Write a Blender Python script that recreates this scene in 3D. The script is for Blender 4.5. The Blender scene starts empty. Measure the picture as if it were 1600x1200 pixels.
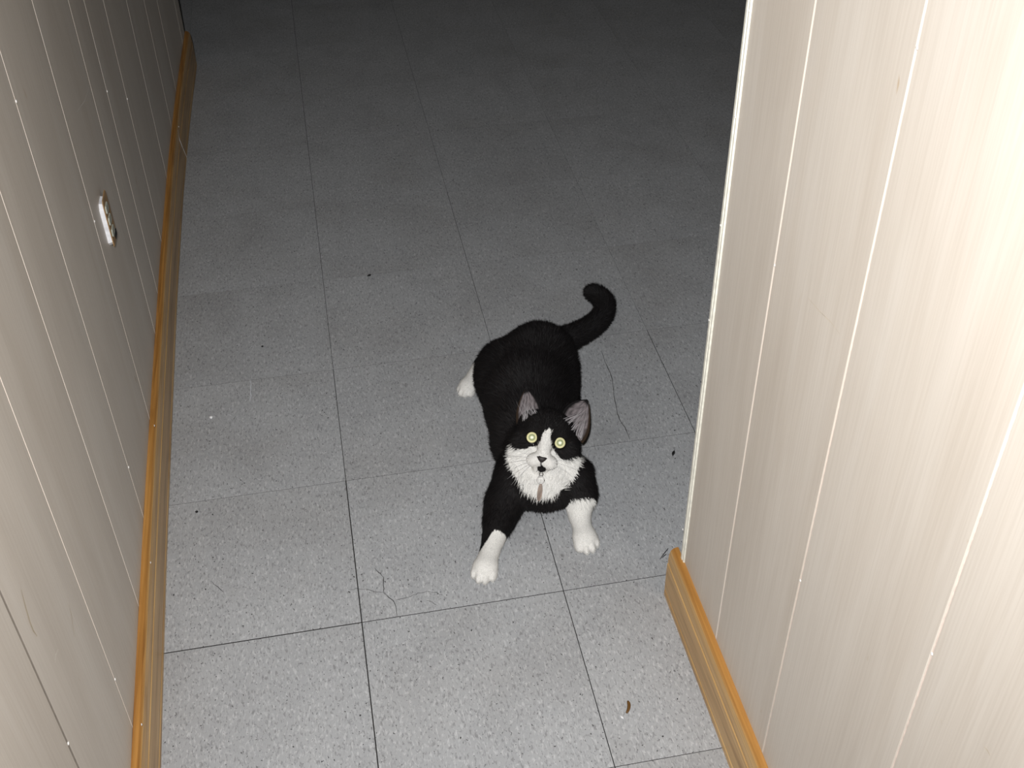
import bpy, math, random
import numpy as np
from mathutils import Vector, Matrix

random.seed(7)
rng = np.random.default_rng(11)
scene = bpy.context.scene
COL = scene.collection

# ------------------------------------------------------------------ camera
CAM = np.array([0.0300, -1.1187, 1.3493])
YAW, PITCH, ROLL, FPX = 0.17778, -0.68705, -0.01657, 1802.94
fwd = np.array([math.sin(YAW)*math.cos(PITCH), math.cos(YAW)*math.cos(PITCH), math.sin(PITCH)])
rgt = np.cross(fwd, [0, 0, 1]); rgt /= np.linalg.norm(rgt)
upv = np.cross(rgt, fwd)
c_, s_ = math.cos(ROLL), math.sin(ROLL)
rgt, upv = c_*rgt + s_*upv, -s_*rgt + c_*upv
cd = bpy.data.cameras.new('camera'); cam = bpy.data.objects.new('camera', cd); COL.objects.link(cam)
cd.sensor_width = 36.0; cd.lens = 36.0*FPX/1600.0; cd.clip_start = 0.02; cd.clip_end = 60
m = Matrix.Identity(4)
for i in range(3):
    m[i][0], m[i][1], m[i][2], m[i][3] = rgt[i], upv[i], -fwd[i], CAM[i]
cam.matrix_world = m
scene.camera = cam

# ------------------------------------------------------------------ world, flash, exposure
w = bpy.data.worlds.new('world'); scene.world = w; w.use_nodes = True
w.node_tree.nodes['Background'].inputs[0].default_value = (0.5, 0.55, 0.65, 1)
w.node_tree.nodes['Background'].inputs[1].default_value = 0.004
ld = bpy.data.lights.new('camera_flash', 'SPOT')        # the camera's own flash, the only light on
ld.spot_size = math.radians(98); ld.spot_blend = 1.0; ld.shadow_soft_size = 0.012
ld.energy = 118.0; ld.color = (1.0, 1.0, 1.0)
fl = bpy.data.objects.new('camera_flash', ld); COL.objects.link(fl)
mf = m.copy()
fp = CAM + upv*0.05 - rgt*0.026 - fwd*0.085
for i in range(3): mf[i][3] = fp[i]
fl.matrix_world = mf
vs = scene.view_settings
vs.view_transform = 'Standard'; vs.look = 'None'; vs.exposure = 0.0; vs.gamma = 1.0; vs.use_curve_mapping = False

# ------------------------------------------------------------------ helpers
def at(px, py, z=0.0):
    """point at height z that the photograph shows at (px, py)"""
    d = (px-800)/FPX*rgt - (py-600)/FPX*upv + fwd
    return CAM + d*((z-CAM[2])/d[2])

def link_mesh(name, verts, faces, mat, parent=None, smooth=False):
    me = bpy.data.meshes.new(name)
    me.from_pydata([tuple(map(float, v)) for v in verts], [], faces)
    me.validate(); me.update()
    if mat: me.materials.append(mat)
    if smooth:
        for p in me.polygons: p.use_smooth = True
    o = bpy.data.objects.new(name, me); COL.objects.link(o)
    if parent: o.parent = parent
    return o

def recentre(o, c):
    """move the object's origin to c without moving its geometry (world coords, parent at identity)"""
    c = Vector(c); o.data.transform(Matrix.Translation(-c)); o.location = c

def tag(o, label=None, cat=None, group=None, kind=None):
    for k, v in (('label', label), ('category', cat), ('group', group), ('kind', kind)):
        if v: o[k] = v
    return o

def box_vf(x0, x1, y0, y1, z0, z1):
    v = [(x0,y0,z0),(x1,y0,z0),(x1,y1,z0),(x0,y1,z0),(x0,y0,z1),(x1,y0,z1),(x1,y1,z1),(x0,y1,z1)]
    f = [(0,3,2,1),(4,5,6,7),(0,1,5,4),(1,2,6,5),(2,3,7,6),(3,0,4,7)]
    return v, f

def box(name, x0, x1, y0, y1, z0, z1, mat, parent=None):
    v, f = box_vf(x0, x1, y0, y1, z0, z1)
    return link_mesh(name, v, f, mat, parent)

def tube_vf(pts, radii, n=8, flat=1.0):
    pts = np.asarray(pts, float); N = len(pts)
    if np.isscalar(radii): radii = [radii]*N
    v, f = [], []
    ref = np.array([0, 0, 1.0])
    for i in range(N):
        t = pts[min(i+1, N-1)] - pts[max(i-1, 0)]; t /= np.linalg.norm(t)+1e-12
        a = np.cross(t, ref)
        if np.linalg.norm(a) < 1e-3: a = np.cross(t, [0, 1, 0])
        a /= np.linalg.norm(a); b = np.cross(a, t)
        for k in range(n):
            an = 2*math.pi*k/n
            v.append(pts[i] + radii[i]*(math.cos(an)*a + flat*math.sin(an)*b))
    for i in range(N-1):
        for k in range(n):
            f.append((i*n+k, i*n+(k+1) % n, (i+1)*n+(k+1) % n, (i+1)*n+k))
    f.append(tuple(range(n-1, -1, -1))); f.append(tuple(range((N-1)*n, N*n)))
    return v, f

def sphere_vf(c, r, nu=12, nv=8, zs=1.0):
    v, f = [], []
    for j in range(nv+1):
        th = math.pi*j/nv
        for i in range(nu):
            ph = 2*math.pi*i/nu
            v.append((c[0]+r*math.sin(th)*math.cos(ph), c[1]+r*math.sin(th)*math.sin(ph), c[2]+zs*r*math.cos(th)))
    for j in range(nv):
        for i in range(nu):
            f.append((j*nu+i, (j+1)*nu+i, (j+1)*nu+(i+1) % nu, j*nu+(i+1) % nu))
    return v, f

# ------------------------------------------------------------------ materials
class NT:
    def __init__(s, name):
        s.m = bpy.data.materials.new(name); s.m.use_nodes = True
        s.t = s.m.node_tree; s.b = s.t.nodes['Principled BSDF']
    def n(s, typ, **kw):
        nd = s.t.nodes.new(typ)
        for k, v in kw.items():
            if k in nd.inputs.keys(): nd.inputs[k].default_value = v
            else: setattr(nd, k, v)
        return nd
    def l(s, a, ao, b, bi): s.t.links.new(a.outputs[ao], b.inputs[bi])
    def ramp(s, stops, interp='LINEAR'):
        r = s.n('ShaderNodeValToRGB'); cr = r.color_ramp; cr.interpolation = interp
        while len(cr.elements) < len(stops): cr.elements.new(0.5)
        for e, (p, c) in zip(cr.elements, stops):
            e.position = p; e.color = (c[0], c[1], c[2], 1) if len(c) == 3 else c
        return r
    def mix(s, typ='MIX', fac=None):
        nd = s.n('ShaderNodeMix', data_type='RGBA', blend_type=typ)
        if fac is not None: nd.inputs[0].default_value = fac
        return nd

def plain(name, col, rough=0.6, metal=0.0, spec=0.5):
    t = NT(name)
    t.b.inputs['Base Color'].default_value = (*col, 1); t.b.inputs['Roughness'].default_value = rough
    t.b.inputs['Metallic'].default_value = metal; t.b.inputs['Specular IOR Level'].default_value = spec
    nz = t.n('ShaderNodeTexNoise', Scale=120.0); tc = t.n('ShaderNodeTexCoord'); t.l(tc, 'Object', nz, 'Vector')
    r = t.ramp([(0.3, [c*0.86 for c in col]), (0.7, [min(1, c*1.1) for c in col])])
    t.l(nz, 'Fac', r, 'Fac'); t.l(r, 'Color', t.b, 'Base Color')
    return t.m

def mat_tile():
    t = NT('vinyl_tile')
    tc = t.n('ShaderNodeTexCoord'); oi = t.n('ShaderNodeObjectInfo')
    sc = t.n('ShaderNodeVectorMath', operation='SCALE'); sc.inputs['Scale'].default_value = 37.0
    cmb = t.n('ShaderNodeCombineXYZ')
    t.l(oi, 'Random', cmb, 'X'); t.l(oi, 'Random', cmb, 'Y'); t.l(cmb, 'Vector', sc, 0)
    add = t.n('ShaderNodeVectorMath', operation='ADD'); t.l(tc, 'Object', add, 0); t.l(sc, 'Vector', add, 1)
    def streak(scale, yscale, rot, detail):
        mp = t.n('ShaderNodeMapping'); mp.inputs['Scale'].default_value = (scale, scale*yscale, scale)
        mp.inputs['Rotation'].default_value = (0, 0, rot)
        t.l(add, 'Vector', mp, 'Vector')
        nz = t.n('ShaderNodeTexNoise', Scale=1.0, Detail=detail, Roughness=0.6, Distortion=0.6); t.l(mp, 'Vector', nz, 'Vector')
        return nz
    base = streak(14, 0.6, 0.0, 3.0)
    rb = t.ramp([(0.3, (0.372, 0.381, 0.394)), (0.72, (0.42, 0.429, 0.441))]); t.l(base, 'Fac', rb, 'Fac')
    n1 = streak(290, 0.36, 0.10, 2.0); r1 = t.ramp([(0.53, (0, 0, 0)), (0.68, (1, 1, 1))]); t.l(n1, 'Fac', r1, 'Fac')
    n2 = streak(310, 0.40, -0.12, 2.0); r2 = t.ramp([(0.55, (0, 0, 0)), (0.67, (1, 1, 1))]); t.l(n2, 'Fac', r2, 'Fac')
    n3 = streak(330, 0.7, 0.3, 1.0); r3 = t.ramp([(0.69, (0, 0, 0)), (0.745, (1, 1, 1))]); t.l(n3, 'Fac', r3, 'Fac')
    m1 = t.mix(); t.l(rb, 'Color', m1, 6); m1.inputs[7].default_value = (0.615, 0.625, 0.635, 1)
    f1 = t.n('ShaderNodeMath', operation='MULTIPLY'); f1.inputs[1].default_value = 0.58; t.l(r1, 'Color', f1, 0); t.l(f1, 0, m1, 0)
    m2 = t.mix(); t.l(m1, 2, m2, 6); m2.inputs[7].default_value = (0.19, 0.19, 0.195, 1)
    f2 = t.n('ShaderNodeMath', operation='MULTIPLY'); f2.inputs[1].default_value = 0.62; t.l(r2, 'Color', f2, 0); t.l(f2, 0, m2, 0)
    m3 = t.mix(); t.l(m2, 2, m3, 6); m3.inputs[7].default_value = (0.03, 0.03, 0.03, 1); t.l(r3, 'Color', m3, 0)
    # worn, grubby patches
    nz = t.n('ShaderNodeTexNoise', Scale=5.0, Detail=5.0); t.l(add, 'Vector', nz, 'Vector')
    rd = t.ramp([(0.30, (0.90, 0.89, 0.88)), (0.55, (1, 1, 1))]); t.l(nz, 'Fac', rd, 'Fac')
    mm = t.mix('MULTIPLY', 1.0); t.l(m3, 2, mm, 6); t.l(rd, 'Color', mm, 7)
    # small tone difference from tile to tile
    rv = t.ramp([(0, (0.98, 0.98, 0.98)), (1, (1.015, 1.015, 1.015))]); t.l(oi, 'Random', rv, 'Fac')
    m5 = t.mix('MULTIPLY', 1.0); t.l(mm, 2, m5, 6); t.l(rv, 'Color', m5, 7)
    t.l(m5, 2, t.b, 'Base Color')
    t.b.inputs['Roughness'].default_value = 0.55; t.b.inputs['Specular IOR Level'].default_value = 0.3
    bp = t.n('ShaderNodeBump', Strength=0.15, Distance=0.0006); t.l(n1, 'Fac', bp, 'Height'); t.l(bp, 'Normal', t.b, 'Normal')
    return t.m

def mat_panel():
    t = NT('wood_print_panel')
    tc = t.n('ShaderNodeTexCoord'); oi = t.n('ShaderNodeObjectInfo')
    cmb = t.n('ShaderNodeCombineXYZ'); mu = t.n('ShaderNodeMath', operation='MULTIPLY'); mu.inputs[1].default_value = 53.0
    t.l(oi, 'Random', mu, 0); t.l(mu, 0, cmb, 'X'); t.l(mu, 0, cmb, 'Z')
    add = t.n('ShaderNodeVectorMath', operation='ADD'); t.l(tc, 'Object', add, 0); t.l(cmb, 'Vector', add, 1)
    def nz(sx, sz, detail, dist=0.4):
        mp = t.n('ShaderNodeMapping'); mp.inputs['Scale'].default_value = (sx, sx, sz); t.l(add, 'Vector', mp, 'Vector')
        n = t.n('ShaderNodeTexNoise', Scale=1.0, Detail=detail, Roughness=0.55, Distortion=dist); t.l(mp, 'Vector', n, 'Vector'); return n
    big = nz(9, 1.6, 3.0, 0.8)
    r = t.ramp([(0.25, (0.61, 0.55, 0.48)), (0.5, (0.66, 0.602, 0.532)), (0.75, (0.695, 0.642, 0.575))]); t.l(big, 'Fac', r, 'Fac')
    fine = nz(420, 7, 2.0, 0.2)
    rf = t.ramp([(0.35, (0.90, 0.885, 0.87)), (0.62, (1, 1, 1))]); t.l(fine, 'Fac', rf, 'Fac')
    m1 = t.mix('MULTIPLY', 0.6); t.l(r, 'Color', m1, 6); t.l(rf, 'Color', m1, 7)
    # faint cathedral figure
    mp = t.n('ShaderNodeMapping'); mp.inputs['Scale'].default_value = (16, 16, 1.9); t.l(add, 'Vector', mp, 'Vector')
    wv = t.n('ShaderNodeTexWave', wave_type='RINGS', rings_direction='SPHERICAL', Scale=1.2, Distortion=5.0, Detail=2.0); t.l(mp, 'Vector', wv, 'Vector')
    rw = t.ramp([(0.0, (0.93, 0.905, 0.875)), (0.35, (1, 1, 1))]); t.l(wv, 'Fac', rw, 'Fac')
    m2 = t.mix('MULTIPLY', 0.3); t.l(m1, 2, m2, 6); t.l(rw, 'Color', m2, 7)
    # sparse small tan flecks and scuffs
    fk = nz(70, 22, 1.0, 0.3); rk = t.ramp([(0.79, (1, 1, 1)), (0.85, (0.80, 0.68, 0.52))]); t.l(fk, 'Fac', rk, 'Fac')
    m3 = t.mix('MULTIPLY', 0.9); t.l(m2, 2, m3, 6); t.l(rk, 'Color', m3, 7)
    t.l(m3, 2, t.b, 'Base Color')
    t.b.inputs['Roughness'].default_value = 0.45; t.b.inputs['Specular IOR Level'].default_value = 0.35
    bp = t.n('ShaderNodeBump', Strength=0.08, Distance=0.0004); t.l(fine, 'Fac', bp, 'Height'); t.l(bp, 'Normal', t.b, 'Normal')
    return t.m

def mat_wood():
    t = NT('stained_pine')
    tc = t.n('ShaderNodeTexCoord')
    mp = t.n('ShaderNodeMapping'); mp.inputs['Scale'].default_value = (60, 3.0, 60); t.l(tc, 'Object', mp, 'Vector')
    n = t.n('ShaderNodeTexNoise', Scale=1.0, Detail=4.0, Roughness=0.6, Distortion=0.7); t.l(mp, 'Vector', n, 'Vector')
    r = t.ramp([(0.28, (0.34, 0.185, 0.065)), (0.5, (0.58, 0.36, 0.145)), (0.72, (0.68, 0.45, 0.20))]); t.l(n, 'Fac', r, 'Fac')
    mp2 = t.n('ShaderNodeMapping'); mp2.inputs['Scale'].default_value = (260, 5, 260); t.l(tc, 'Object', mp2, 'Vector')
    n2 = t.n('ShaderNodeTexNoise', Scale=1.0, Detail=2.0); t.l(mp2, 'Vector', n2, 'Vector')
    r2 = t.ramp([(0.3, (0.72, 0.68, 0.6)), (0.6, (1, 1, 1))]); t.l(n2, 'Fac', r2, 'Fac')
    mm = t.mix('MULTIPLY', 0.8); t.l(r, 'Color', mm, 6); t.l(r2, 'Color', mm, 7)
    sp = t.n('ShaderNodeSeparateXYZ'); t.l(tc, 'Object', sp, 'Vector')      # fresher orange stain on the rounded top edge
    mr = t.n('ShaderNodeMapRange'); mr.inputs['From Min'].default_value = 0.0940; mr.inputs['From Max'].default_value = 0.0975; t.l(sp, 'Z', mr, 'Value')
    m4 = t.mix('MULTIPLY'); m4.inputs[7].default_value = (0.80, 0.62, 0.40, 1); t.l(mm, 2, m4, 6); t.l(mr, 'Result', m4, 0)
    t.l(m4, 2, t.b, 'Base Color'); t.b.inputs['Roughness'].default_value = 0.38
    return t.m

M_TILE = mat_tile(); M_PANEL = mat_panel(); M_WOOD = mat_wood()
M_SUB = plain('tile_mastic', (0.018, 0.016, 0.015), 0.9)
M_GROOVE = plain('panel_groove', (0.76, 0.65, 0.585), 0.5)
M_DARKJOINT = plain('dark_joint', (0.30, 0.26, 0.22), 0.8)
M_WALL = plain('painted_wall', (0.55, 0.52, 0.47), 0.8)
M_CEIL = plain('ceiling_paint', (0.62, 0.61, 0.58), 0.9)
M_TRIM = plain('cream_trim', (0.80, 0.785, 0.69), 0.4)
M_NAIL = plain('nail_head', (0.85, 0.83, 0.80), 0.3, 0.0)
M_WHITE = plain('white_plastic', (0.86, 0.87, 0.90), 0.3)
M_TAN = plain('tan_plate', (0.36, 0.22, 0.10), 0.5)
M_SOCK = plain('ivory_socket', (0.42, 0.43, 0.36), 0.4)
M_BLACK = plain('black_void', (0.006, 0.006, 0.006), 0.8)
M_CRACK = plain('crack_dirt', (0.05, 0.048, 0.046), 0.9)

# ------------------------------------------------------------------ floor: separate tiles over dark mastic
T = 0.3048
floor = box('floor', -2.6, 3.2, -2.6, 5.2, -0.06, -0.0012, M_SUB)
tag(floor, kind='structure')
def gap_x(i, j):          # joint beside column line i, at row j (mm)
    if i == 0: return 1.7 if j < 1 else (1.1 if j < 2 else 0.8)
    if i == 1: return 1.25 if j < 1 else (0.75 if j < 4 else 0.55)
    if i == 2: return 1.0 if j < 2 else 0.3
    return 0.3
def gap_y(i, j):          # joint along row line j, at column i
    if j == 0: return 1.7 if i < 0 else (1.2 if i < 1 else 1.0)
    if j == 1: return 0.55
    if j == 2: return 0.35
    if j < 0: return 0.9
    return 0.18
for i in range(-3, 8):
    for j in range(-6, 12):
        x0 = i*T + gap_x(i, j)/2000; x1 = (i+1)*T - gap_x(i+1, j)/2000
        y0 = j*T + gap_y(i, j)/2000; y1 = (j+1)*T - gap_y(i, j+1)/2000
        if i == -3: x0 = -2.6+1.0
        cx, cy = (x0+x1)/2, (y0+y1)/2
        v, f = box_vf(x0, x1, y0, y1, -0.003, 0.0)
        o = link_mesh('tile', v, f, M_TILE, floor); recentre(o, (cx, cy, 0))
        o.data.materials.append(M_SUB)          # joint sides carry the same black dirt as the bed
        for p in o.data.polygons: p.material_index = 0 if p.normal.z > 0.5 else 1

def crack(pts, width):
    P = [at(x, y)[:2] for x, y in pts]
    Q = []
    for a, b in zip(P[:-1], P[1:]):
        for k in range(4):
            t = k/4; q = a*(1-t)+b*t; Q.append(q + rng.normal(0, 0.0007, 2))
    Q.append(P[-1]); v, f = [], []
    N = len(Q)
    for i, q in enumerate(Q):
        d = Q[min(i+1, N-1)]-Q[max(i-1, 0)]; d = d/np.linalg.norm(d); n = np.array([-d[1], d[0]])
        ww = width*(0.5+0.7*rng.random())*(0.35 if i in (0, N-1) else 1)
        for s in (-1, 1): v.append((*(q+s*n*ww/2), 0.00025))
    for i in range(N-1): f.append((2*i, 2*i+2, 2*i+3, 2*i+1))
    return link_mesh('crack', v, f, M_CRACK, floor)
crack([(585,888),(591,894),(599,902),(600,925),(617,942),(621,964)], 0.0013)
crack([(617,938),(638,934),(652,927),(670,924),(694,930)], 0.0008)
crack([(545,922),(560,920),(575,922),(599,926)], 0.0008)
crack([(666,937),(684,946)], 0.0008)
crack([(939,548),(948,570),(957,593),(961,626),(966,651),(976,667),(984,687)], 0.0014)
crack([(330,908),(350,926)], 0.0009)
sc0 = crack([(391,592),(391.5,610),(391,628)], 0.0011); sc0.name = 'scratch'; sc0.data.materials.clear(); sc0.data.materials.append(plain('scratch_white', (0.72, 0.75, 0.80), 0.6))

# ------------------------------------------------------------------ left wall (slightly bowed) with separate panels
WY = [-2.6, -0.5, -0.25, -0.03, 0.19, 0.50, 0.915, 1.32, 1.616, 1.85, 2.05]
WX = [-0.288, -0.291, -0.2945, -0.299, -0.303, -0.3065, -0.3105, -0.3105, -0.3065, -0.301, -0.2945]
def wl(y): return float(np.interp(y, WY, WX))
H = 2.4
L_END = 2.05
v, f = [], []
ys = np.linspace(-2.6, L_END, 60)
for y in ys:
    for dx in (-0.0012, -0.11):
        for z in (0, H): v.append((wl(y)+dx, y, z))
for i in range(len(ys)-1):
    a = 4*i; b = a+4
    f += [(a, b, b+1, a+1), (a+2, a+3, b+3, b+2), (a, a+2, b+2, b), (a+1, b+1, b+3, a+3)]
f += [(0, 1, 3, 2)]; e = 4*(len(ys)-1); f += [(e, e+2, e+3, e+1)]
wall_left = link_mesh('wall_left', v, f, M_GROOVE); tag(wall_left, kind='structure')
SEAM_L = [-2.6, -2.36, -2.1, -1.9, -1.62, -1.42, -1.22, -1.02, -0.8, -0.6, -0.385, -0.192, 0.008, 0.183, 0.413, 0.655, 0.785, 0.972, 1.24, 1.48, 1.68, 1.972, L_END]
def left_panel(y0, y1, g0, g1):
    a, b = y0+g0/2, y1-g1/2; n = 4; v, f = [], []
    for i in range(n+1):
        y = a+(b-a)*i/n; x = wl(y)
        fx = x if 0 < i < n else x-0.0005
        v += [(x-0.0012, y, 0.0), (fx, y, 0.0), (fx, y, H), (x-0.0012, y, H)]
    # chamfered edges: extra columns just inside
    for i in range(n):
        p, q = 4*i, 4*i+4
        f += [(p+1, q+1, q+2, p+2), (p+2, q+2, q+3, p+3), (p, q, q+1, p+1)]
    f += [(0, 1, 2, 3), (4*n, 4*n+3, 4*n+2, 4*n+1)]
    o = link_mesh('panel', v, f, M_PANEL, wall_left); recentre(o, (wl((a+b)/2), (a+b)/2, 0.5)); return o
for y0, y1 in zip(SEAM_L[:-1], SEAM_L[1:]):
    g = lambda y: 0.0009 if abs(y+0.385) < 1e-6 else 0.0028
    left_panel(y0, y1, g(y0), g(y1) if y1 < L_END else 0.0)
# the one dark sheet joint
box('joint_strip', wl(-.385)-0.0011, wl(-.385)-0.0004, -.385-.0019, -.385+.0019, 0.0, H, M_DARKJOINT, wall_left)

# ------------------------------------------------------------------ right wall
R_X, R_END = 0.466, -0.056
wall_right = box('wall_right', R_X+0.0012, R_X+0.11, -2.6, R_END, 0, H, M_GROOVE); tag(wall_right, kind='structure')
SEAM_R = [-2.6, -2.38, -2.1, -1.93, -1.66, -1.44, -1.24, -1.03, -0.83, -0.604, -0.382, -0.205, R_END]
for y0, y1 in zip(SEAM_R[:-1], SEAM_R[1:]):
    a = y0+0.0012; b = y1-(0.0012 if y1 < R_END else 0.0); c = 0.0008
    v = [(R_X+.0012,a,0),(R_X+.0005,a,0),(R_X,a+c,0),(R_X,b-c,0),(R_X+.0005,b,0),(R_X+.0012,b,0)]
    v += [(x, y, H) for x, y, _ in v]
    f = [(k, k+1, k+7, k+6) for k in range(5)] + [(5, 0, 6, 11), (0,5,4,3,2,1), (6,7,8,9,10,11)]
    o = link_mesh('panel', v, f, M_PANEL, wall_right); recentre(o, (R_X, (a+b)/2, 0.5))
# thin cream corner bead on the wall's end
v, f = [], []
prof = [(R_X+.110, R_END), (R_X+.110, R_END+.004), (R_X+.002, R_END+.004), (R_X-.0015, R_END+.0025), (R_X-.0028, R_END-.0005),
        (R_X-.0028, R_END-.0045), (R_X-.0012, R_END-.0060), (R_X-.0022, R_END-.0072), (R_X-.0022, R_END-.0095), (R_X-.0002, R_END-.0110), (R_X-.0002, R_END)]
for z in (0.0, H): v += [(x, y, z) for x, y in prof]
n = len(prof)
f = [(k, (k+1) % n, n+(k+1) % n, n+k) for k in range(n)] + [tuple(range(n-1, -1, -1)), tuple(range(n, 2*n))]
trim = link_mesh('trim_1', v, f, M_TRIM); tag(trim, kind='structure')

# ------------------------------------------------------------------ baseboards
BPROF = [(0.0, 0.0), (0.0145, 0.0), (0.0145, 0.010), (0.0132, 0.0112), (0.0132, 0.0130), (0.0145, 0.0142), (0.0145, 0.064),
         (0.0142, 0.0685), (0.0128, 0.0698), (0.0128, 0.0712), (0.0138, 0.0725), (0.0130, 0.086), (0.0112, 0.0945), (0.0075, 0.0990), (0.0030, 0.1005), (0.0, 0.1005)]
def baseboard(name, fx, sign, y0, y1, n):
    v, f = [], []; m_ = len(BPROF)
    for y in np.linspace(y0, y1, n):
        for d, z in BPROF: v.append((fx(y)+sign*d, y, z))
    for i in range(n-1):
        for k in range(m_):
            a, b = i*m_+k, i*m_+(k+1) % m_
            f.append((a, b, b+m_, a+m_) if sign < 0 else (a, a+m_, b+m_, b))
    f += [tuple(range(m_)), tuple(range((n-1)*m_+m_-1, (n-1)*m_-1, -1))]
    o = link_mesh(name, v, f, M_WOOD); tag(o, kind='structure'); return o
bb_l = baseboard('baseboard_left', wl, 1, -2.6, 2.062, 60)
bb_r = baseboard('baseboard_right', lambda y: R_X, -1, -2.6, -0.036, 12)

# ------------------------------------------------------------------ the rest of the place, out of frame
wt = lambda nm, *a: tag(box(nm, *a), kind='structure')
wt('wall_far', -2.6, 3.2, 5.1, 5.2, 0, H, M_WALL)
wt('wall_room_right', 3.1, 3.2, -0.06, 5.1, 0, H, M_WALL)
wt('wall_room_left', -2.6, -2.5, L_END, 5.1, 0, H, M_WALL)
wt('wall_behind', -0.40, 0.58, -2.7, -2.6, 0, H, M_WALL)
wt('wall_return', R_X+0.112, 3.2, -0.16, -0.056, 0, H, M_WALL)
wt('ceiling', -2.6, 3.2, -2.7, 5.2, H, H+0.05, M_CEIL)

# ------------------------------------------------------------------ nails and wall details
def on_x(px, py, x):
    d = (px-800)/FPX*rgt - (py-600)/FPX*upv + fwd
    return CAM + d*((x-CAM[0])/d[0])
def on_left(px, py, off=0.0):
    x = -0.3
    for _ in range(8):
        p = on_x(px, py, x); x = wl(p[1])+off
    return on_x(px, py, x)
def snap(p, seams, fx):
    y = min(seams, key=lambda t: abs(t-p[1])); return np.array([fx(y), y, p[2]])
def nail(p, sign, parent, r=0.0021):
    v, f = sphere_vf((0, 0, 0), r, 8, 6)
    v = [(p[0]+sign*abs(a)*0.6 if a*sign > 0 else p[0], p[1]+b, p[2]+c) for a, b, c in v]
    return link_mesh('nail', v, f, M_NAIL, parent, True)
for q in [(25,158),(172,114),(201,140),(148,342),(200,740),(103,1193),(178,1084)]: nail(snap(on_left(*q), SEAM_L, wl), 1, wall_left)
for q in [(1436,78),(1211,416),(1244,895),(1450,1012)]: nail(snap(on_x(*q, R_X), SEAM_R, lambda y: R_X+.0004), -1, wall_right, 0.0018)
for q in [(279,198),(235,879),(221,1132),(241,665)]: nail(on_left(*q, 0.0138), 1, bb_l, 0.0018)
for q in [(1171,17),(1149,183),(1126,352),(1108,500),(1067,827)]: nail(on_x(*q, R_X-0.0026), -1, trim, 0.0017)

# white wall fitting on the left paneling: tan plate, white body in two bulges, dark gap
oc = on_left(164, 345)
oy, oz = oc[1], oc[2]
ox = wl(oy)
fit = bpy.data.objects.new('wall_fitting', None); COL.objects.link(fit); fit.location = (ox, oy, oz-0.045)
tag(fit, 'small white wall fitting with a tan face, low on the left paneling', 'wall fitting')
def fpart(name, vf, mat, smooth=False):
    o = link_mesh(name, vf[0], vf[1], mat, None, smooth); o.data.transform(Matrix.Translation((0, 0, 0.045))); o.parent = fit; return o
def plate(x0, x1, w_, h_, c, y_off=0.0, z_off=0.0):
    prof = [(-w_/2+c, -h_/2), (w_/2-c, -h_/2), (w_/2, -h_/2+c), (w_/2, h_/2-c), (w_/2-c, h_/2), (-w_/2+c, h_/2), (-w_/2, h_/2-c), (-w_/2, -h_/2+c)]
    v = [(x0, a+y_off, b+z_off) for a, b in prof] + [(x1, a*0.96+y_off, b*0.97+z_off) for a, b in prof]
    f = [(k, (k+1) % 8, 8+(k+1) % 8, 8+k) for k in range(8)] + [tuple(range(7, -1, -1)), tuple(range(8, 16))]
    return v, f
fpart('box_body', plate(0.0, 0.0065, 0.040, 0.072, 0.008), M_WHITE)
fpart('face_plate', plate(0.0065, 0.0078, 0.043, 0.081, 0.004, 0.002, 0.002), M_TAN)
for zc in (0.024, 0.004, -0.016):
    fpart('socket', plate(0.0078, 0.0096, 0.022, 0.013, 0.003, -0.004, zc), M_SOCK)
fpart('gap', plate(0.0078, 0.0086, 0.018, 0.011, 0.002, 0.012, -0.031), M_BLACK)
fpart('gap', plate(0.0, 0.0030, 0.006, 0.005, 0.001, 0.010, -0.047), M_BLACK)
# small scuffs and scratches on the paneling
def scuff(pts, fx, width, mat, parent):
    P = [fx(*q) for q in pts]; v, f = [], []
    for i, q in enumerate(P):
        d = P[min(i+1, len(P)-1)]-P[max(i-1, 0)]; d /= np.linalg.norm(d); n = np.cross(d, [1, 0, 0]); n /= np.linalg.norm(n)
        ww = width*(0.4 if i in (0, len(P)-1) else 1.0)
        v += [q-n*ww/2, q+n*ww/2]
    for i in range(len(P)-1): f.append((2*i, 2*i+2, 2*i+3, 2*i+1))
    return link_mesh('scuff', v, f, mat, parent)
M_SCT = plain('scuff_tan', (0.50, 0.41, 0.27), 0.6); M_SCW = plain('scuff_white', (0.78, 0.75, 0.70), 0.6)
OL = lambda x, y: on_left(x, y, 0.0004); OR = lambda x, y: on_x(x, y, R_X-0.0004)
scuff([(33,921),(40,948),(47,972),(52,985),(58,994)], OL, 0.0016, M_SCT, wall_left)
scuff([(108,945),(112,962),(116,995)], OL, 0.0010, M_SCT, wall_left)
scuff([(91,1014),(87,1024),(86,1036)], OL, 0.0010, M_SCW, wall_left)
scuff([(139,137),(132,158),(120,175)], OL, 0.0016, M_SCW, wall_left)
scuff([(1538,1167),(1543,1173),(1547,1181)], OR, 0.0007, M_SCT, wall_right)
scuff([(1262,465),(1281,487),(1298,503),(1312,522)], OR, 0.0009, plain('scuff_pale', (0.60, 0.53, 0.43), 0.6), wall_right)
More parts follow.
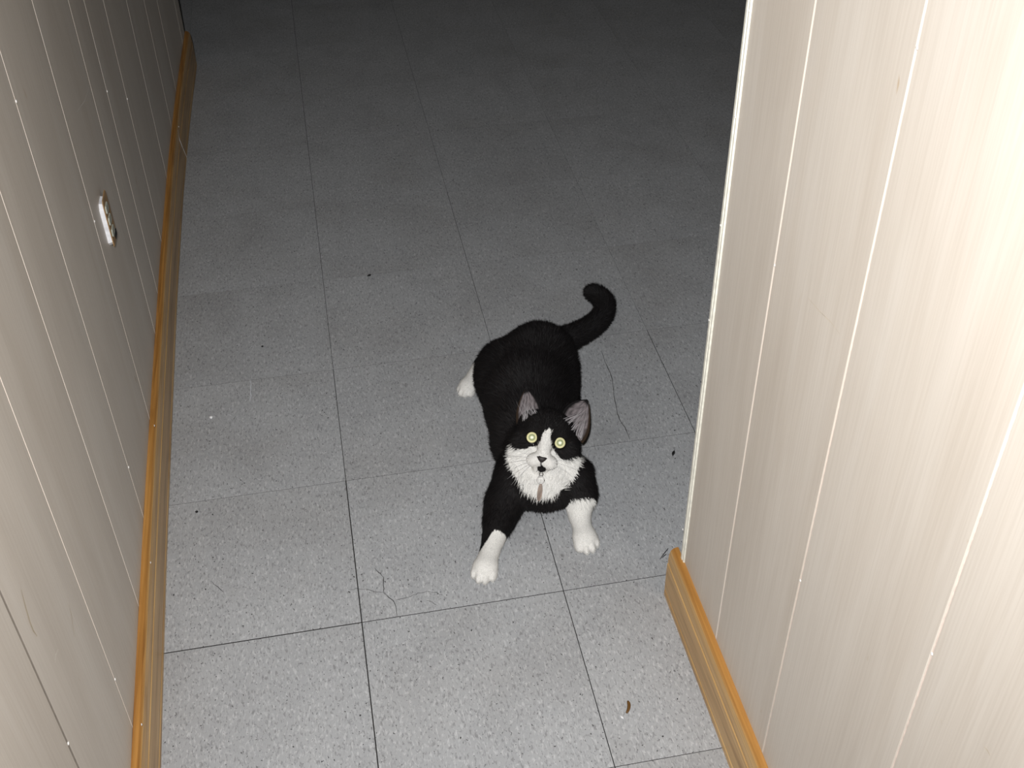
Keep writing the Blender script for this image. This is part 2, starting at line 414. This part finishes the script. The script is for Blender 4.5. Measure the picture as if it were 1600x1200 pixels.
#CAT
# ------------------------------------------------------------------ the cat
# Head frame: origin between the eyes, Z towards whatever it looks at (up at the photographer), Y up the face, X to its left
HE = at(853, 688, 0.158)
hZ = CAM - HE; hZ /= np.linalg.norm(hZ)
hX = rgt - hZ*np.dot(rgt, hZ); hX /= np.linalg.norm(hX)
hY = np.cross(hZ, hX)
ra = -math.radians(11.0)
hX, hY = math.cos(ra)*hX + math.sin(ra)*hY, -math.sin(ra)*hX + math.cos(ra)*hY
HR = np.stack([hX, hY, hZ])                      # rows: head axes
def hp(x, y, z): return HE + (x*hX + y*hY + z*hZ)*0.001
PRIMS = []                                        # (kind, data, k, part, flow)
def cap(a, b, ra_, rb_, k=0.012, part='body', flow=None):
    a, b = np.asarray(a, float), np.asarray(b, float)
    fl_ = b-a if flow is None else np.asarray(flow, float)
    PRIMS.append(('c', (a, b, ra_, rb_), k, part, fl_/(np.linalg.norm(fl_)+1e-9)))
def chain(pts, k=0.012, part='body'):
    for (p, r), (q, s) in zip(pts[:-1], pts[1:]): cap(p, q, r, s, k, part)
def ell(c, rad, ax=None, k=0.012, part='body', flow=(0, 1, -0.3)):
    fl_ = np.asarray(flow, float)
    PRIMS.append(('e', (np.asarray(c, float), np.asarray(rad, float), np.eye(3) if ax is None else ax), k, part, fl_/np.linalg.norm(fl_)))
BACK = np.array([-0.03, 1.0, -0.25])
# trunk
P_rump = at(843, 562, 0.084); P_mid = at(826, 622, 0.086); P_rib = at(836, 685, 0.088); P_chest = at(850, 742, 0.074)
cap(P_chest, P_rib, 0.056, 0.066, 0.02, 'trunk', BACK)
cap(P_rib, P_mid, 0.066, 0.068, 0.02, 'trunk', BACK)
cap(P_mid, P_rump, 0.068, 0.060, 0.02, 'trunk', BACK)
ell(at(826, 640, 0.05), (0.072, 0.12, 0.05), None, 0.02, 'trunk', BACK)
# haunches
cap(at(800, 572, 0.070), at(840, 560, 0.086), 0.050, 0.060, 0.02, 'haunch', (-0.1, 0.5, -0.7))
ell(at(782, 592, 0.058), (0.044, 0.068, 0.056), None, 0.018, 'haunch', (-0.2, 0.4, -0.8))
ell(at(870, 588, 0.058), (0.036, 0.066, 0.054), None, 0.018, 'haunch', (0.3, 0.4, -0.8))
# shoulders and forelegs: right foreleg of the cat lies at the left of the picture
Ls, Le, Lw_, Lp = at(806, 742, 0.080), at(788, 786, 0.046), at(772, 838, 0.024), at(759, 884, 0.015)
chain([(Ls, .036), (Le, .0285), (at(779, 815, 0.034), .0235)], 0.016, 'leg_l')
chain([(at(779, 815, 0.034), .0225), (Lw_, .0165), (Lp, .0155)], 0.010, 'paw_l')
Rs, Re, Rw_, Rp = at(896, 744, 0.080), at(907, 772, 0.050), at(905, 803, 0.027), at(913, 838, 0.015)
chain([(Rs, .034), (Re, .0235), (at(906, 785, 0.040), .019)], 0.016, 'leg_r')
chain([(at(906, 785, 0.040), .0185), (Rw_, .0160), (Rp, .0155)], 0.010, 'paw_r')
def toes(p, d, part, s=1.0):
    d = np.array([d[0], d[1], 0.0]); d /= np.linalg.norm(d); sd = np.array([d[1], -d[0], 0])
    ell(p + d*0.004*s + [0, 0, 0.001], (0.0195*s, 0.0185*s, 0.0140*s), None, 0.008, part, d)
    for o, fw in ((-0.0148, 0.011), (-0.0052, 0.019), (0.0052, 0.0195), (0.0148, 0.012)):
        c = p + d*fw*s + sd*o*s; c[2] = 0.0098*s
        a = np.stack([sd, d, np.array([0, 0, 1.0])])
        ell(c, (0.0060*s, 0.0115*s, 0.0102*s), a, 0.0012, part, d)
toes(Lp, Lp-Lw_, 'paw_l', 1.0); toes(Rp, Rp-Rw_ + [0.004, 0, 0], 'paw_r', 1.0)
# hind foot showing at the left flank
H0, H1 = at(756, 572, 0.026), at(733, 602, 0.014)
cap(H0, H1, 0.020, 0.0145, 0.010, 'paw_h'); toes(H1, H1-H0, 'paw_h', 0.86)
# hind foot on the far side, tucked under
cap(at(885, 600, 0.022), at(893, 630, 0.014), 0.020, 0.015, 0.010, 'haunch')
# tail
TL = [(850, 548, .088, .030), (878, 533, .078, .0225), (900, 523, .062, .0195), (922, 511, .046, .0185), (938, 497, .034, .0175), (945, 482, .026, .0170), (943, 470, .022, .0168), (934, 461, .020, .0160), (925, 456.5, .018, .0135)]
TLA = np.array(TL); TT = np.linspace(0, len(TL)-1, 41)
def crom(A, t):
    i = int(min(t, len(A)-2)); f_ = t-i; g = lambda k: A[min(max(k, 0), len(A)-1)]
    p0, p1, p2, p3 = g(i-1), g(i), g(i+1), g(i+2)
    return 0.5*(2*p1 + (p2-p0)*f_ + (2*p0-5*p1+4*p2-p3)*f_**2 + (3*p1-p0-3*p2+p3)*f_**3)
TS = [crom(TLA, t) for t in TT]
chain([(at(q[0], q[1], q[2]), q[3]) for q in TS], 0.004, 'tail')
# neck and ruff
cap(hp(0, -12, -62), P_chest*0.5 + P_rib*0.5 + [0, 0, 0.02], 0.042, 0.052, 0.02, 'neck', (-hY + 0.4*BACK))
ell(hp(3, -66, -34), (.041, .025, .026), HR, 0.014, 'ruff', -hY + 0.25*hZ)
# head
ell(hp(0, 10, -44), (.0455, .040, .043), HR, 0.010, 'head', hY - 0.6*hZ)
for s in (-1, 1):
    ell(hp(s*30, -20, -36), (.0245, .024, .027), HR, 0.012, 'cheek', s*hX*1.0 - hY*0.55 - 0.2*hZ)
    ell(hp(s*11.0, -33, -1), (.0135, .0115, .0140), HR, 0.006, 'muzzle', s*hX - 0.3*hY)
    ell(hp(s*23, 10, -16), (.013, .007, .010), HR, 0.008, 'head', hY)
    ell(hp(s*38, -2, -34), (.014, .018, .018), HR, 0.010, 'head', s*hX - 0.3*hY)
cap(hp(0, 14, -12), hp(0, -24, 6), 0.014, 0.0095, 0.008, 'head', hY)
ell(hp(0, -45, -9), (.011, .009, .011), HR, 0.006, 'muzzle', -hY)

def prim_d(pr, X):
    k, d = pr[0], pr[1]
    if k == 'c':
        a, b, r0, r1 = d; ab = b-a
        t = np.clip(((X-a)@ab)/(ab@ab), 0, 1)
        return np.linalg.norm(X-a-t[..., None]*ab, axis=-1) - (r0+(r1-r0)*t)
    c, rad, ax = d
    q = (X-c)@ax.T
    k0 = np.linalg.norm(q/rad, axis=-1); k1 = np.linalg.norm(q/(rad*rad), axis=-1)
    return np.where(k1 < 1e-9, -rad.min(), k0*(k0-1)/np.maximum(k1, 1e-9))
def bbox(pr):
    k, d = pr[0], pr[1]
    if k == 'c':
        a, b, r0, r1 = d; r = max(r0, r1); return np.minimum(a, b)-r, np.maximum(a, b)+r
    r = d[1].max(); return d[0]-r, d[0]+r
VX = 0.0022
lo = np.min([bbox(p)[0] for p in PRIMS], 0)-0.012; hi = np.max([bbox(p)[1] for p in PRIMS], 0)+0.012
lo[2] = -0.006
dim = np.ceil((hi-lo)/VX).astype(int)+1
D = np.full(dim, 0.03, np.float32)
for pr in PRIMS:
    a, b = bbox(pr); k = pr[2]; pad = k+0.008
    i0 = np.maximum(((a-pad-lo)/VX).astype(int), 0); i1 = np.minimum(((b+pad-lo)/VX).astype(int)+2, dim)
    ax = [lo[c]+VX*np.arange(i0[c], i1[c]) for c in range(3)]
    X = np.stack(np.meshgrid(*ax, indexing='ij'), -1)
    d = prim_d(pr, X).astype(np.float32)
    sl = tuple(slice(i0[c], i1[c]) for c in range(3)); o = D[sl]
    h = np.clip(0.5+0.5*(o-d)/k, 0, 1)
    D[sl] = o*(1-h)+d*h - k*h*(1-h)
zz = lo[2]+VX*np.arange(dim[2])
D = np.maximum(D, (0.0004-zz)[None, None, :].astype(np.float32))

def surface_nets(D, lo, h):
    S = D < 0
    nx, ny, nz = D.shape
    cnt = np.zeros((nx-1, ny-1, nz-1), np.int16)
    for a in (0, 1):
        for b in (0, 1):
            for c in (0, 1): cnt += S[a:nx-1+a, b:ny-1+b, c:nz-1+c]
    act = (cnt > 0) & (cnt < 8)
    idx = -np.ones(act.shape, np.int64); cells = np.argwhere(act); idx[act] = np.arange(len(cells))
    acc = np.zeros((len(cells), 3)); n = np.zeros(len(cells))
    corners = [(a, b, c) for a in (0, 1) for b in (0, 1) for c in (0, 1)]
    for p in corners:
        for ax in range(3):
            if p[ax]: continue
            q = list(p); q[ax] = 1
            A = D[cells[:,0]+p[0], cells[:,1]+p[1], cells[:,2]+p[2]].astype(float)
            B = D[cells[:,0]+q[0], cells[:,1]+q[1], cells[:,2]+q[2]].astype(float)
            mk = (A < 0) != (B < 0); t = np.where(mk, A/np.where(A == B, 1, A-B), 0)
            pos = np.tile(np.array(p, float), (len(cells), 1)); pos[:, ax] += t
            acc[mk] += pos[mk]; n[mk] += 1
    V = lo + h*(cells + acc/n[:, None])
    F = []
    for ax in range(3):
        u, w_ = [(1, 2), (2, 0), (0, 1)][ax]
        sl0 = [slice(None)]*3; sl1 = [slice(None)]*3
        sl0[ax] = slice(0, -1); sl1[ax] = slice(1, None)
        e = S[tuple(sl0)] != S[tuple(sl1)]; inside = S[tuple(sl0)]
        pts = np.argwhere(e); ins = inside[e]
        ok = (pts[:, u] > 0) & (pts[:, w_] > 0) & (pts[:, u] < D.shape[u]-1) & (pts[:, w_] < D.shape[w_]-1)
        pts, ins = pts[ok], ins[ok]
        q = []
        for du, dw in ((-1, -1), (0, -1), (0, 0), (-1, 0)):
            r = pts.copy(); r[:, u] += du; r[:, w_] += dw; q.append(idx[r[:,0], r[:,1], r[:,2]])
        q = np.stack(q, 1); q[~ins] = q[~ins][:, ::-1]
        F.append(q)
    return V, np.concatenate(F)
V, F = surface_nets(D, lo, VX)
# a little Laplacian smoothing
E_ = np.concatenate([F[:, [0, 1]], F[:, [1, 2]], F[:, [2, 3]], F[:, [3, 0]]])
for it in range(3):
    acc = np.zeros_like(V); n = np.zeros(len(V))
    np.add.at(acc, E_[:, 0], V[E_[:, 1]]); np.add.at(n, E_[:, 0], 1); np.add.at(acc, E_[:, 1], V[E_[:, 0]]); np.add.at(n, E_[:, 1], 1)
    V = V + 0.45*(acc/n[:, None]-V)
FN = np.cross(V[F[:, 2]]-V[F[:, 0]], V[F[:, 3]]-V[F[:, 1]])
VN = np.zeros_like(V)
for c in range(4): np.add.at(VN, F[:, c], FN)
VN /= np.linalg.norm(VN, axis=1)[:, None]+1e-12
DP = np.stack([prim_d(p, V) for p in PRIMS], 1)
near = DP.argmin(1)
PART = np.array([p[3] for p in PRIMS])[near]; FLOW = np.array([p[4] for p in PRIMS])[near]

# coat pattern: black with white blaze, muzzle, ruff and feet
BLACK_C = np.array([0.0058, 0.0047, 0.0050]); WHITE_C = np.array([0.78, 0.77, 0.74])
def to_face(pts):
    out = []
    for x, y in pts:
        u, w_ = x-853.0, y-688.0; out.append((u*0.982+w_*0.191, u*0.191-w_*0.982))
    s = np.linalg.norm(CAM-HE)/FPX*1000*1.02
    return np.array(out)*s
POLY = to_face([(858,670),(849,677),(846,684),(843,693),(838,698),(829,698),(820,702),(809,701),(803,699),(800,690),(796,702),(793,718),(798,732),(805,743),(814,753),(820,766),(835,772),(846,777),(860,775),(875,766),(890,753),(900,739),(909,716),(904,711),(896,715),(887,718),(877,717),(872,713),(866,705),(862,697),(860,685),(861,673)])
def inside(P, poly):
    r = np.zeros(len(P), bool); n = len(poly)
    for i in range(n):
        a, b = poly[i], poly[(i+1) % n]
        c = ((a[1] > P[:, 1]) != (b[1] > P[:, 1])) & (P[:, 0] < (b[0]-a[0])*(P[:, 1]-a[1])/(b[1]-a[1]+1e-12)+a[0])
        r ^= c
    return r
def frac(P, a, b): ab = b-a; return ((P-a)@ab)/(ab@ab)
LA = at(779, 815, 0.034); RA = at(906, 785, 0.040)
def white_mask(P, part, jitter=0.0):
    Q = ((P-HE)@HR.T)*1000
    if jitter: Q = Q + rng.normal(0, jitter, Q.shape)
    J = rng.normal(0, 0.022, len(P)) if jitter else 0.0
    headish = np.isin(part, ['head', 'cheek', 'muzzle', 'neck', 'ruff', 'trunk', 'leg_l', 'leg_r']) & (Q[:, 2] > -68)
    wm = inside(Q[:, :2], POLY) & headish
    chin = (((Q[:, 0]-1.5)/7.0)**2 + ((Q[:, 1]+44.5)/5.0)**2 < 1) & (Q[:, 2] > -25)
    line = (np.abs(Q[:, 0]+0.2) < 1.2) & (Q[:, 1] < -32) & (Q[:, 1] > -44) & (Q[:, 2] > -10)
    wm &= ~(chin | line)
    pl = np.isin(part, ['paw_l', 'leg_l']); fl_ = frac(P, LA, Lp)
    side = (P-LA) @ np.array([1.0, 0, 0]) - fl_*((Lp-LA)[0])
    wm |= pl & (fl_ > 0.30 + 0.46*np.clip((-side-0.001)/0.012, 0, 1) + J)
    pr_ = np.isin(part, ['paw_r', 'leg_r']); fr = frac(P, RA, Rp); wm |= pr_ & (fr > 0.05 + J)
    ph = part == 'paw_h'; fh = frac(P, H0, H1); wm |= ph & (fh > 0.22 + J)
    return wm
wm = white_mask(V, PART)
Ccol = np.where(wm[:, None], WHITE_C, BLACK_C)

# ears: thick cupped shells joined into the same mesh
def ear(b_in, b_out, tip, bulge, cup):
    b_in, b_out, tip = map(np.asarray, (b_in, b_out, tip))
    nu, nv = 15, 13; vs_, cs, fs = [], [], []
    for side in (0, 1):
        for j in range(nv):
            v_ = j/(nv-1)
            for i in range(nu):
                u = i/(nu-1)*2-1
                base = b_in*(1-(u+1)/2) + b_out*((u+1)/2)
                mid = (b_in+b_out)/2
                wd = (1-v_**1.7)**0.72 if v_ < 1 else 0.0
                p = mid*(1-v_) + tip*v_ + (base-mid)*max(wd, 0.06)*(1 + bulge*math.sin(math.pi*v_))
                dz = -cup*(1-u*u)*wd - 1.0*v_
                th = 0.0 if side == 0 else -(1.2+2.2*(1-abs(u)**3)*max(wd, 0.15))
                vs_.append(hp(p[0], p[1], p[2]+dz+th))
                if side == 0 and abs(u) < 0.80 and v_ < 0.90:
                    g = 0.5+0.5*math.sin(i*2.3+j*0.9+math.sin(j*3.1+i))
                    cs.append(np.array([0.175, 0.153, 0.158])*(0.5+0.85*g))
                elif side == 0 and u > 0.80: cs.append(np.array([0.030, 0.018, 0.010]))
                else: cs.append(BLACK_C)
    o = nu*nv
    for j in range(nv-1):
        for i in range(nu-1):
            a = j*nu+i; fs += [(a, a+1, a+1+nu, a+nu), (o+a, o+a+nu, o+a+1+nu, o+a+1)]
        fs += [(j*nu, (j+1)*nu, o+(j+1)*nu, o+j*nu), (j*nu+nu-1, o+j*nu+nu-1, o+(j+1)*nu+nu-1, (j+1)*nu+nu-1)]
    for i in range(nu-1):
        a = (nv-1)*nu+i; fs.append((a, a+1, o+a+1, o+a)); fs.append((i, o+i, o+i+1, i+1))
    return vs_, fs, cs
allV, allF, allC = [tuple(v) for v in V], [tuple(map(int, q)) for q in F], [tuple(c) for c in Ccol]
for args in (((-13, 36, -36), (-49, 14, -40), (-47, 73, -52), 0.10, 9.0), ((16, 38, -34), (57, 6, -40), (53, 75, -50), 0.22, 10.0)):
    ev, ef, ec = ear(*args); n0 = len(allV)
    if args[0][0] < 0: ef = [tuple(reversed(q)) for q in ef]
    allV += [tuple(v) for v in ev]; allF += [tuple(n0+k for k in q) for q in ef]; allC += [tuple(c) for c in ec]

def mat_coat(name, rough, bump):
    t = NT(name); at_ = t.n('ShaderNodeAttribute', attribute_name='coat')
    tc = t.n('ShaderNodeTexCoord'); nz = t.n('ShaderNodeTexNoise', Scale=900.0, Detail=2.0); t.l(tc, 'Object', nz, 'Vector')
    r = t.ramp([(0.3, (0.8, 0.8, 0.8)), (0.7, (1.08, 1.08, 1.08))]); t.l(nz, 'Fac', r, 'Fac')
    mm = t.mix('MULTIPLY', 1.0); t.l(at_, 'Color', mm, 6); t.l(r, 'Color', mm, 7); t.l(mm, 2, t.b, 'Base Color')
    t.b.inputs['Roughness'].default_value = rough; t.b.inputs['Specular IOR Level'].default_value = 0.2
    if bump:
        bp = t.n('ShaderNodeBump', Strength=0.5, Distance=0.0012); t.l(nz, 'Fac', bp, 'Height'); t.l(bp, 'Normal', t.b, 'Normal')
    return t.m
M_COAT = mat_coat('cat_coat', 0.8, True); M_FUR = mat_coat('cat_fur', 0.65, False)
M_WHISK = plain('whisker', (0.85, 0.85, 0.85), 0.4)
def colour(me, cols):
    ca = me.color_attributes.new('coat', 'FLOAT_COLOR', 'POINT')
    ca.data.foreach_set('color', np.c_[np.asarray(cols, np.float32), np.ones(len(cols), np.float32)].ravel())
CB = np.array([0.30, 0.30, 0.0])                  # cat's base on the floor
cat_o = link_mesh('cat', np.asarray(allV)-CB, allF, M_COAT, None, True); cat_o.location = CB
colour(cat_o.data, allC)
tag(cat_o, 'black and white cat crouching on the tiled floor, looking up', 'cat')
def cpart(name, v, f, mat, smooth=True, parent=None):
    o = link_mesh(name, np.asarray(v)-CB, f, mat, parent or cat_o, smooth); return o

# fur strands: thin tapered blades, laid along the coat
def strands(N):
    area = np.linalg.norm(FN, axis=1)
    fi = rng.choice(len(F), N, p=area/area.sum())
    u, w_ = rng.random(N)[:, None], rng.random(N)[:, None]
    q = F[fi]
    P = (V[q[:,0]]*(1-u)+V[q[:,1]]*u)*(1-w_) + (V[q[:,3]]*(1-u)+V[q[:,2]]*u)*w_
    return P, VN[q[:, 0]], FLOW[q[:, 0]], PART[q[:, 0]]
P, Nn, Fl, Pt = strands(95000)
wmS = white_mask(P, Pt, 1.3)
LEN = {'trunk': .0105, 'haunch': .010, 'leg_l': .0075, 'leg_r': .0075, 'paw_l': .0030, 'paw_r': .0030, 'paw_h': .0030, 'tail': .0085, 'neck': .011, 'ruff': .0135, 'head': .0042, 'cheek': .0100, 'muzzle': .0022}
LIFT = {'tail': .75, 'ruff': .40, 'cheek': .40, 'trunk': .42, 'haunch': .42, 'leg_l': .40, 'leg_r': .40}
ln = np.array([LEN[p] for p in Pt])*(0.6+0.7*rng.random(len(P)))
lf = np.array([LIFT.get(p, .30) for p in Pt])
ft = Fl - Nn*(Fl*Nn).sum(1)[:, None]; ft /= np.linalg.norm(ft, axis=1)[:, None]+1e-9
dr = ft + Nn*lf[:, None] + rng.normal(0, 0.22, P.shape); dr /= np.linalg.norm(dr, axis=1)[:, None]
Qs = ((P-HE)@HR.T)*1000
eyeclear = (np.minimum(np.hypot(Qs[:,0]-22, Qs[:,1]), np.hypot(Qs[:,0]+22, Qs[:,1])) < 11) & (Qs[:,2] > -25)
noseclear = (np.hypot(Qs[:,0]+1, Qs[:,1]+31) < 6) & (Qs[:,2] > -5)
keep = ((P + dr*ln[:, None])[:, 2] > 0.0006) & ~eyeclear & ~noseclear
P, dr, ln, Nn, wmS = P[keep], dr[keep], ln[keep], Nn[keep], wmS[keep]
sd = np.cross(dr, Nn); sd /= np.linalg.norm(sd, axis=1)[:, None]+1e-9
wd = np.where(wmS, 0.00055, 0.0006)[:, None]
A, B = P-sd*wd-Nn*0.0004, P+sd*wd-Nn*0.0004; Cc = P+dr*ln[:, None]
SV = np.stack([A, B, Cc], 1).reshape(-1, 3)
sc_ = np.where(wmS[:, None], WHITE_C, BLACK_C)*(0.8+0.4*rng.random(len(P)))[:, None]
fur = cpart('fur', SV, [(3*i, 3*i+1, 3*i+2) for i in range(len(P))], M_FUR, False)
colour(fur.data, np.repeat(sc_, 3, 0)); tag(fur, kind='stuff')

# pale hair tufts in the ears
def ear_tuft(b0, b1, tips):
    v, f = [], []
    for k in range(34):
        t = rng.random(); a = np.array(b0)*(1-t)+np.array(b1)*t + rng.normal(0, 1.2, 3)
        e = np.array(tips) + rng.normal(0, 6.0, 3); e = a + (e-a)*(0.5+0.6*rng.random())
        d = (e-a)/np.linalg.norm(e-a); s = np.cross(d, [0, 0, 1]); s /= np.linalg.norm(s); n0 = len(v)
        v += [hp(*(a-s*0.3)), hp(*(a+s*0.3)), hp(*e)]; f.append((n0, n0+1, n0+2))
    o = cpart('ear_hair', v, f, plain('ear_hair_grey', (0.33, 0.31, 0.32), 0.6), False); tag(o, kind='stuff')
ear_tuft((-16, 36, -22), (-42, 24, -26), (-43, 56, -34)); ear_tuft((20, 36, -20), (54, 12, -24), (54, 60, -32))

# eyes: pale yellow-green iris, eyeshine and white flash glint painted into the pupil colour
def mat_eye():
    t = NT('cat_eye'); tc = t.n('ShaderNodeTexCoord'); sx = t.n('ShaderNodeSeparateXYZ'); t.l(tc, 'Object', sx, 'Vector')
    c2 = t.n('ShaderNodeCombineXYZ'); t.l(sx, 'X', c2, 'X'); t.l(sx, 'Y', c2, 'Y')
    ln_ = t.n('ShaderNodeVectorMath', operation='LENGTH'); t.l(c2, 'Vector', ln_, 0)
    mu = t.n('ShaderNodeMath', operation='MULTIPLY'); mu.inputs[1].default_value = 100.0; t.l(ln_, 'Value', mu, 0)
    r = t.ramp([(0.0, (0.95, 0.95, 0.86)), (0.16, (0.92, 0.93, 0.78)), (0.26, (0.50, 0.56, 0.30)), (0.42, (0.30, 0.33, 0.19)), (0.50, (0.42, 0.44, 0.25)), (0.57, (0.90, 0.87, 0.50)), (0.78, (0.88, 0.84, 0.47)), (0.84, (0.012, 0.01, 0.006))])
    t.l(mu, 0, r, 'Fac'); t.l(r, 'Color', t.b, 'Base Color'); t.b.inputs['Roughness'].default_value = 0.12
    t.b.inputs['Coat Weight'].default_value = 0.6
    return t.m
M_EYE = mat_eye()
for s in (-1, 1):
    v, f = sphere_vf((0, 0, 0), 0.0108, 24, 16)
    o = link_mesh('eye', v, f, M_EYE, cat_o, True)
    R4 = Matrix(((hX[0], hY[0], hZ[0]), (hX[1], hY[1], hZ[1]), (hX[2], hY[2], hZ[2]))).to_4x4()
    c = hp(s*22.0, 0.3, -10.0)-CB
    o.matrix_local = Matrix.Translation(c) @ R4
    tag(o, 'round yellow-green eye with painted eyeshine')
# nose leather
v, f = [], []
outl = [(-8.6, 3.0), (-4, 4.8), (4, 4.8), (8.6, 3.0), (5.6, -1.6), (1.6, -5.2), (-1.6, -5.2), (-5.6, -1.6)]
for sc2, z in ((1.0, 8.5), (0.95, 14.2), (0.60, 16.2)):
    v += [hp(-0.8+x*sc2, -29.5+y*sc2, z) for x, y in outl]
for L in (0, 8): f += [(L+k, L+(k+1) % 8, L+8+(k+1) % 8, L+8+k) for k in range(8)]
f.append(tuple(range(16, 24)))
cpart('nose', v, f, plain('nose_leather', (0.014, 0.010, 0.010), 0.55))
# whiskers
for s in (-1, 1):
    for k in range(6):
        a = hp(s*14, -28-2.2*k, 8); L = 38+9*random.random(); an = math.radians(14-13*k)
        d = s*math.cos(an)*hX + math.sin(an)*hY
        pts = [a + (d*L*t - hZ*14*t*t - hY*7*t*t)*0.001 for t in (0, .25, .5, .75, 1)]
        v, f = tube_vf(pts, [.00028, .00026, .00022, .00016, .00005], 5); cpart('whisker', v, f, M_WHISK)
# collar with ring and tag
col_c = hp(1, -52, -52); cn = -0.25*hX + 0.93*hY + 0.42*hZ; cn /= np.linalg.norm(cn)
ca = np.cross(cn, hZ); ca /= np.linalg.norm(ca); cb2 = np.cross(cn, ca)
v, f = [], []; NR = 40; prof = [(-.0016, -.0045), (.0016, -.0045), (.0016, .0045), (-.0016, .0045)]
for i in range(NR):
    an = 2*math.pi*i/NR; rd_ = (math.cos(an)*ca*1.04 + math.sin(an)*cb2)
    for a, b in prof: v.append(col_c + rd_*(0.0475+a) + cn*b)
for i in range(NR):
    for k in range(4): f.append((i*4+k, ((i+1) % NR)*4+k, ((i+1) % NR)*4+(k+1) % 4, i*4+(k+1) % 4))
collar = cpart('collar', v, f, plain('collar_black', (0.008, 0.008, 0.009), 0.6)); tag(collar, 'black collar around the neck')
M_STEEL = plain('steel', (0.36, 0.35, 0.34), 0.38, 1.0)
def ring(c, R_, r_, ax1, ax2, name, mat, parent):
    pts = [c + R_*(math.cos(2*math.pi*i/20)*ax1 + math.sin(2*math.pi*i/20)*ax2) for i in range(21)]
    v, f = tube_vf(pts, r_, 6); return cpart(name, v, f, mat, True, parent)
ring(hp(3.6, -61, 4), 0.0056, 0.0008, hX, hY, 'tag_ring', M_STEEL, collar)
ring(hp(2.8, -52.5, 2), 0.0028, 0.0009, hX, hZ*0.4+hY*0.9, 'clasp', M_STEEL, collar)
v, f = [], []
tc_ = hp(5.8, -80, 5); t1 = -hY*0.99 + hX*0.05; t2 = hZ*0.86 + hX*0.50; tn = np.cross(t1, t2); tn /= np.linalg.norm(tn)
for z in (-.0009, .0009):
    for i in range(20):
        an = 2*math.pi*i/20; v.append(tc_ + t1*0.0135*math.cos(an) + t2*0.0060*math.sin(an) + tn*z)
f = [tuple(range(19, -1, -1)), tuple(range(20, 40))] + [(i, (i+1) % 20, 20+(i+1) % 20, 20+i) for i in range(20)]
tg = cpart('name_tag', v, f, plain('tag_metal', (0.74, 0.60, 0.52), 0.25, 0.6), False, collar); tag(tg, 'narrow metal tag hanging from the collar ring')

# ------------------------------------------------------------------ bits lying on the floor
def blob(name, px, py, sx, sy, sz, mat, label, cat, rot=0.0, group=None):
    v, f = sphere_vf((0, 0, 0), 1.0, 9, 6)
    v = [(a*sx*(1+0.25*math.sin(3*b+1)), b*sy*(1+0.2*math.sin(4*a)), max(c, -0.75)*sz) for a, b, c in v]
    o = link_mesh(name, v, f, mat, None, True); p = at(px, py); o.location = (p[0], p[1], 0.75*sz); o.rotation_euler = (0, 0, rot)
    return tag(o, label, cat, group)
pts = [at(x, y, 0.0016) for x, y in ((981, 1095), (984, 1101), (983.5, 1107), (979, 1114))]
pts = [pts[0]] + [pts[0]*(1-t)**3 + 3*pts[1]*t*(1-t)**2 + 3*pts[2]*t*t*(1-t) + pts[3]*t**3 for t in np.linspace(.12, 1, 8)]
v, f = tube_vf(pts, [.0012, .0021, .0024, .0024, .0023, .0022, .0021, .0019, .0014], 8, 0.65)
o = link_mesh('curled_scrap', v, f, plain('brown_scrap', (0.13, 0.062, 0.012), 0.6), None, True); recentre(o, (*pts[4][:2], 0))
tag(o, 'small curled brown scrap on the floor beside the right baseboard', 'scrap')
M_LINT = plain('white_lint', (0.82, 0.83, 0.85), 0.7); M_CRUMB = plain('black_crumb', (0.008, 0.008, 0.008), 0.7)
blob('lint', 971.5, 1121, .0012, .0034, .0010, M_LINT, 'tiny white lint fleck just below the curled brown scrap', 'lint', 0.5)
blob('crumb', 330, 653, .0030, .0034, .0022, M_LINT, 'round white crumb near the left baseboard', 'crumb')
blob('crumb', 307.5, 800.5, .0022, .0024, .0018, M_CRUMB, 'black crumb near the left baseboard, nearest to the camera', 'crumb')
blob('crumb', 577, 431, .0042, .0030, .0018, M_CRUMB, 'elongated black crumb alone on the floor, upper left of the tail', 'crumb', 0.5)
blob('crumb', 1052, 709, .0022, .0075, .0018, M_CRUMB, 'thin black sliver between the cat and the right wall corner', 'crumb', -0.5)
blob('crumb', 410, 542, .0020, .0022, .0016, M_CRUMB, 'tiny black crumb on the floor left of the hind paw', 'crumb')
# bristles by the end of the right baseboard
for (a, b, lab) in (((1044, 857), (1031, 874), 'longer dark bristle leaning at the end of the right baseboard'), ((1041, 866), (1034, 872), 'shorter dark bristle at the end of the right baseboard')):
    p, q = at(*a, 0.004), at(*b, 0.001)
    v, f = tube_vf([p, (p+q)/2+[0, 0, .001], q], [.0006, .0007, .0004], 5)
    o = link_mesh('bristle', v, f, M_CRUMB, None, True); recentre(o, (q[0], q[1], 0)); tag(o, lab, 'bristle', 'bristles by the right baseboard')
# pale thread hanging across the left baseboard
tp = [on_left(*q, 0.0158) for q in ((278, 203), (280.5, 218), (286, 232), (292, 246), (294.5, 252))]
v, f = tube_vf(tp, .0005, 5); o = link_mesh('thread', v, f, M_LINT, None, True); recentre(o, (tp[-1][0], tp[-1][1], 0)); tag(o, 'pale thread hanging over the far part of the left baseboard', 'thread')
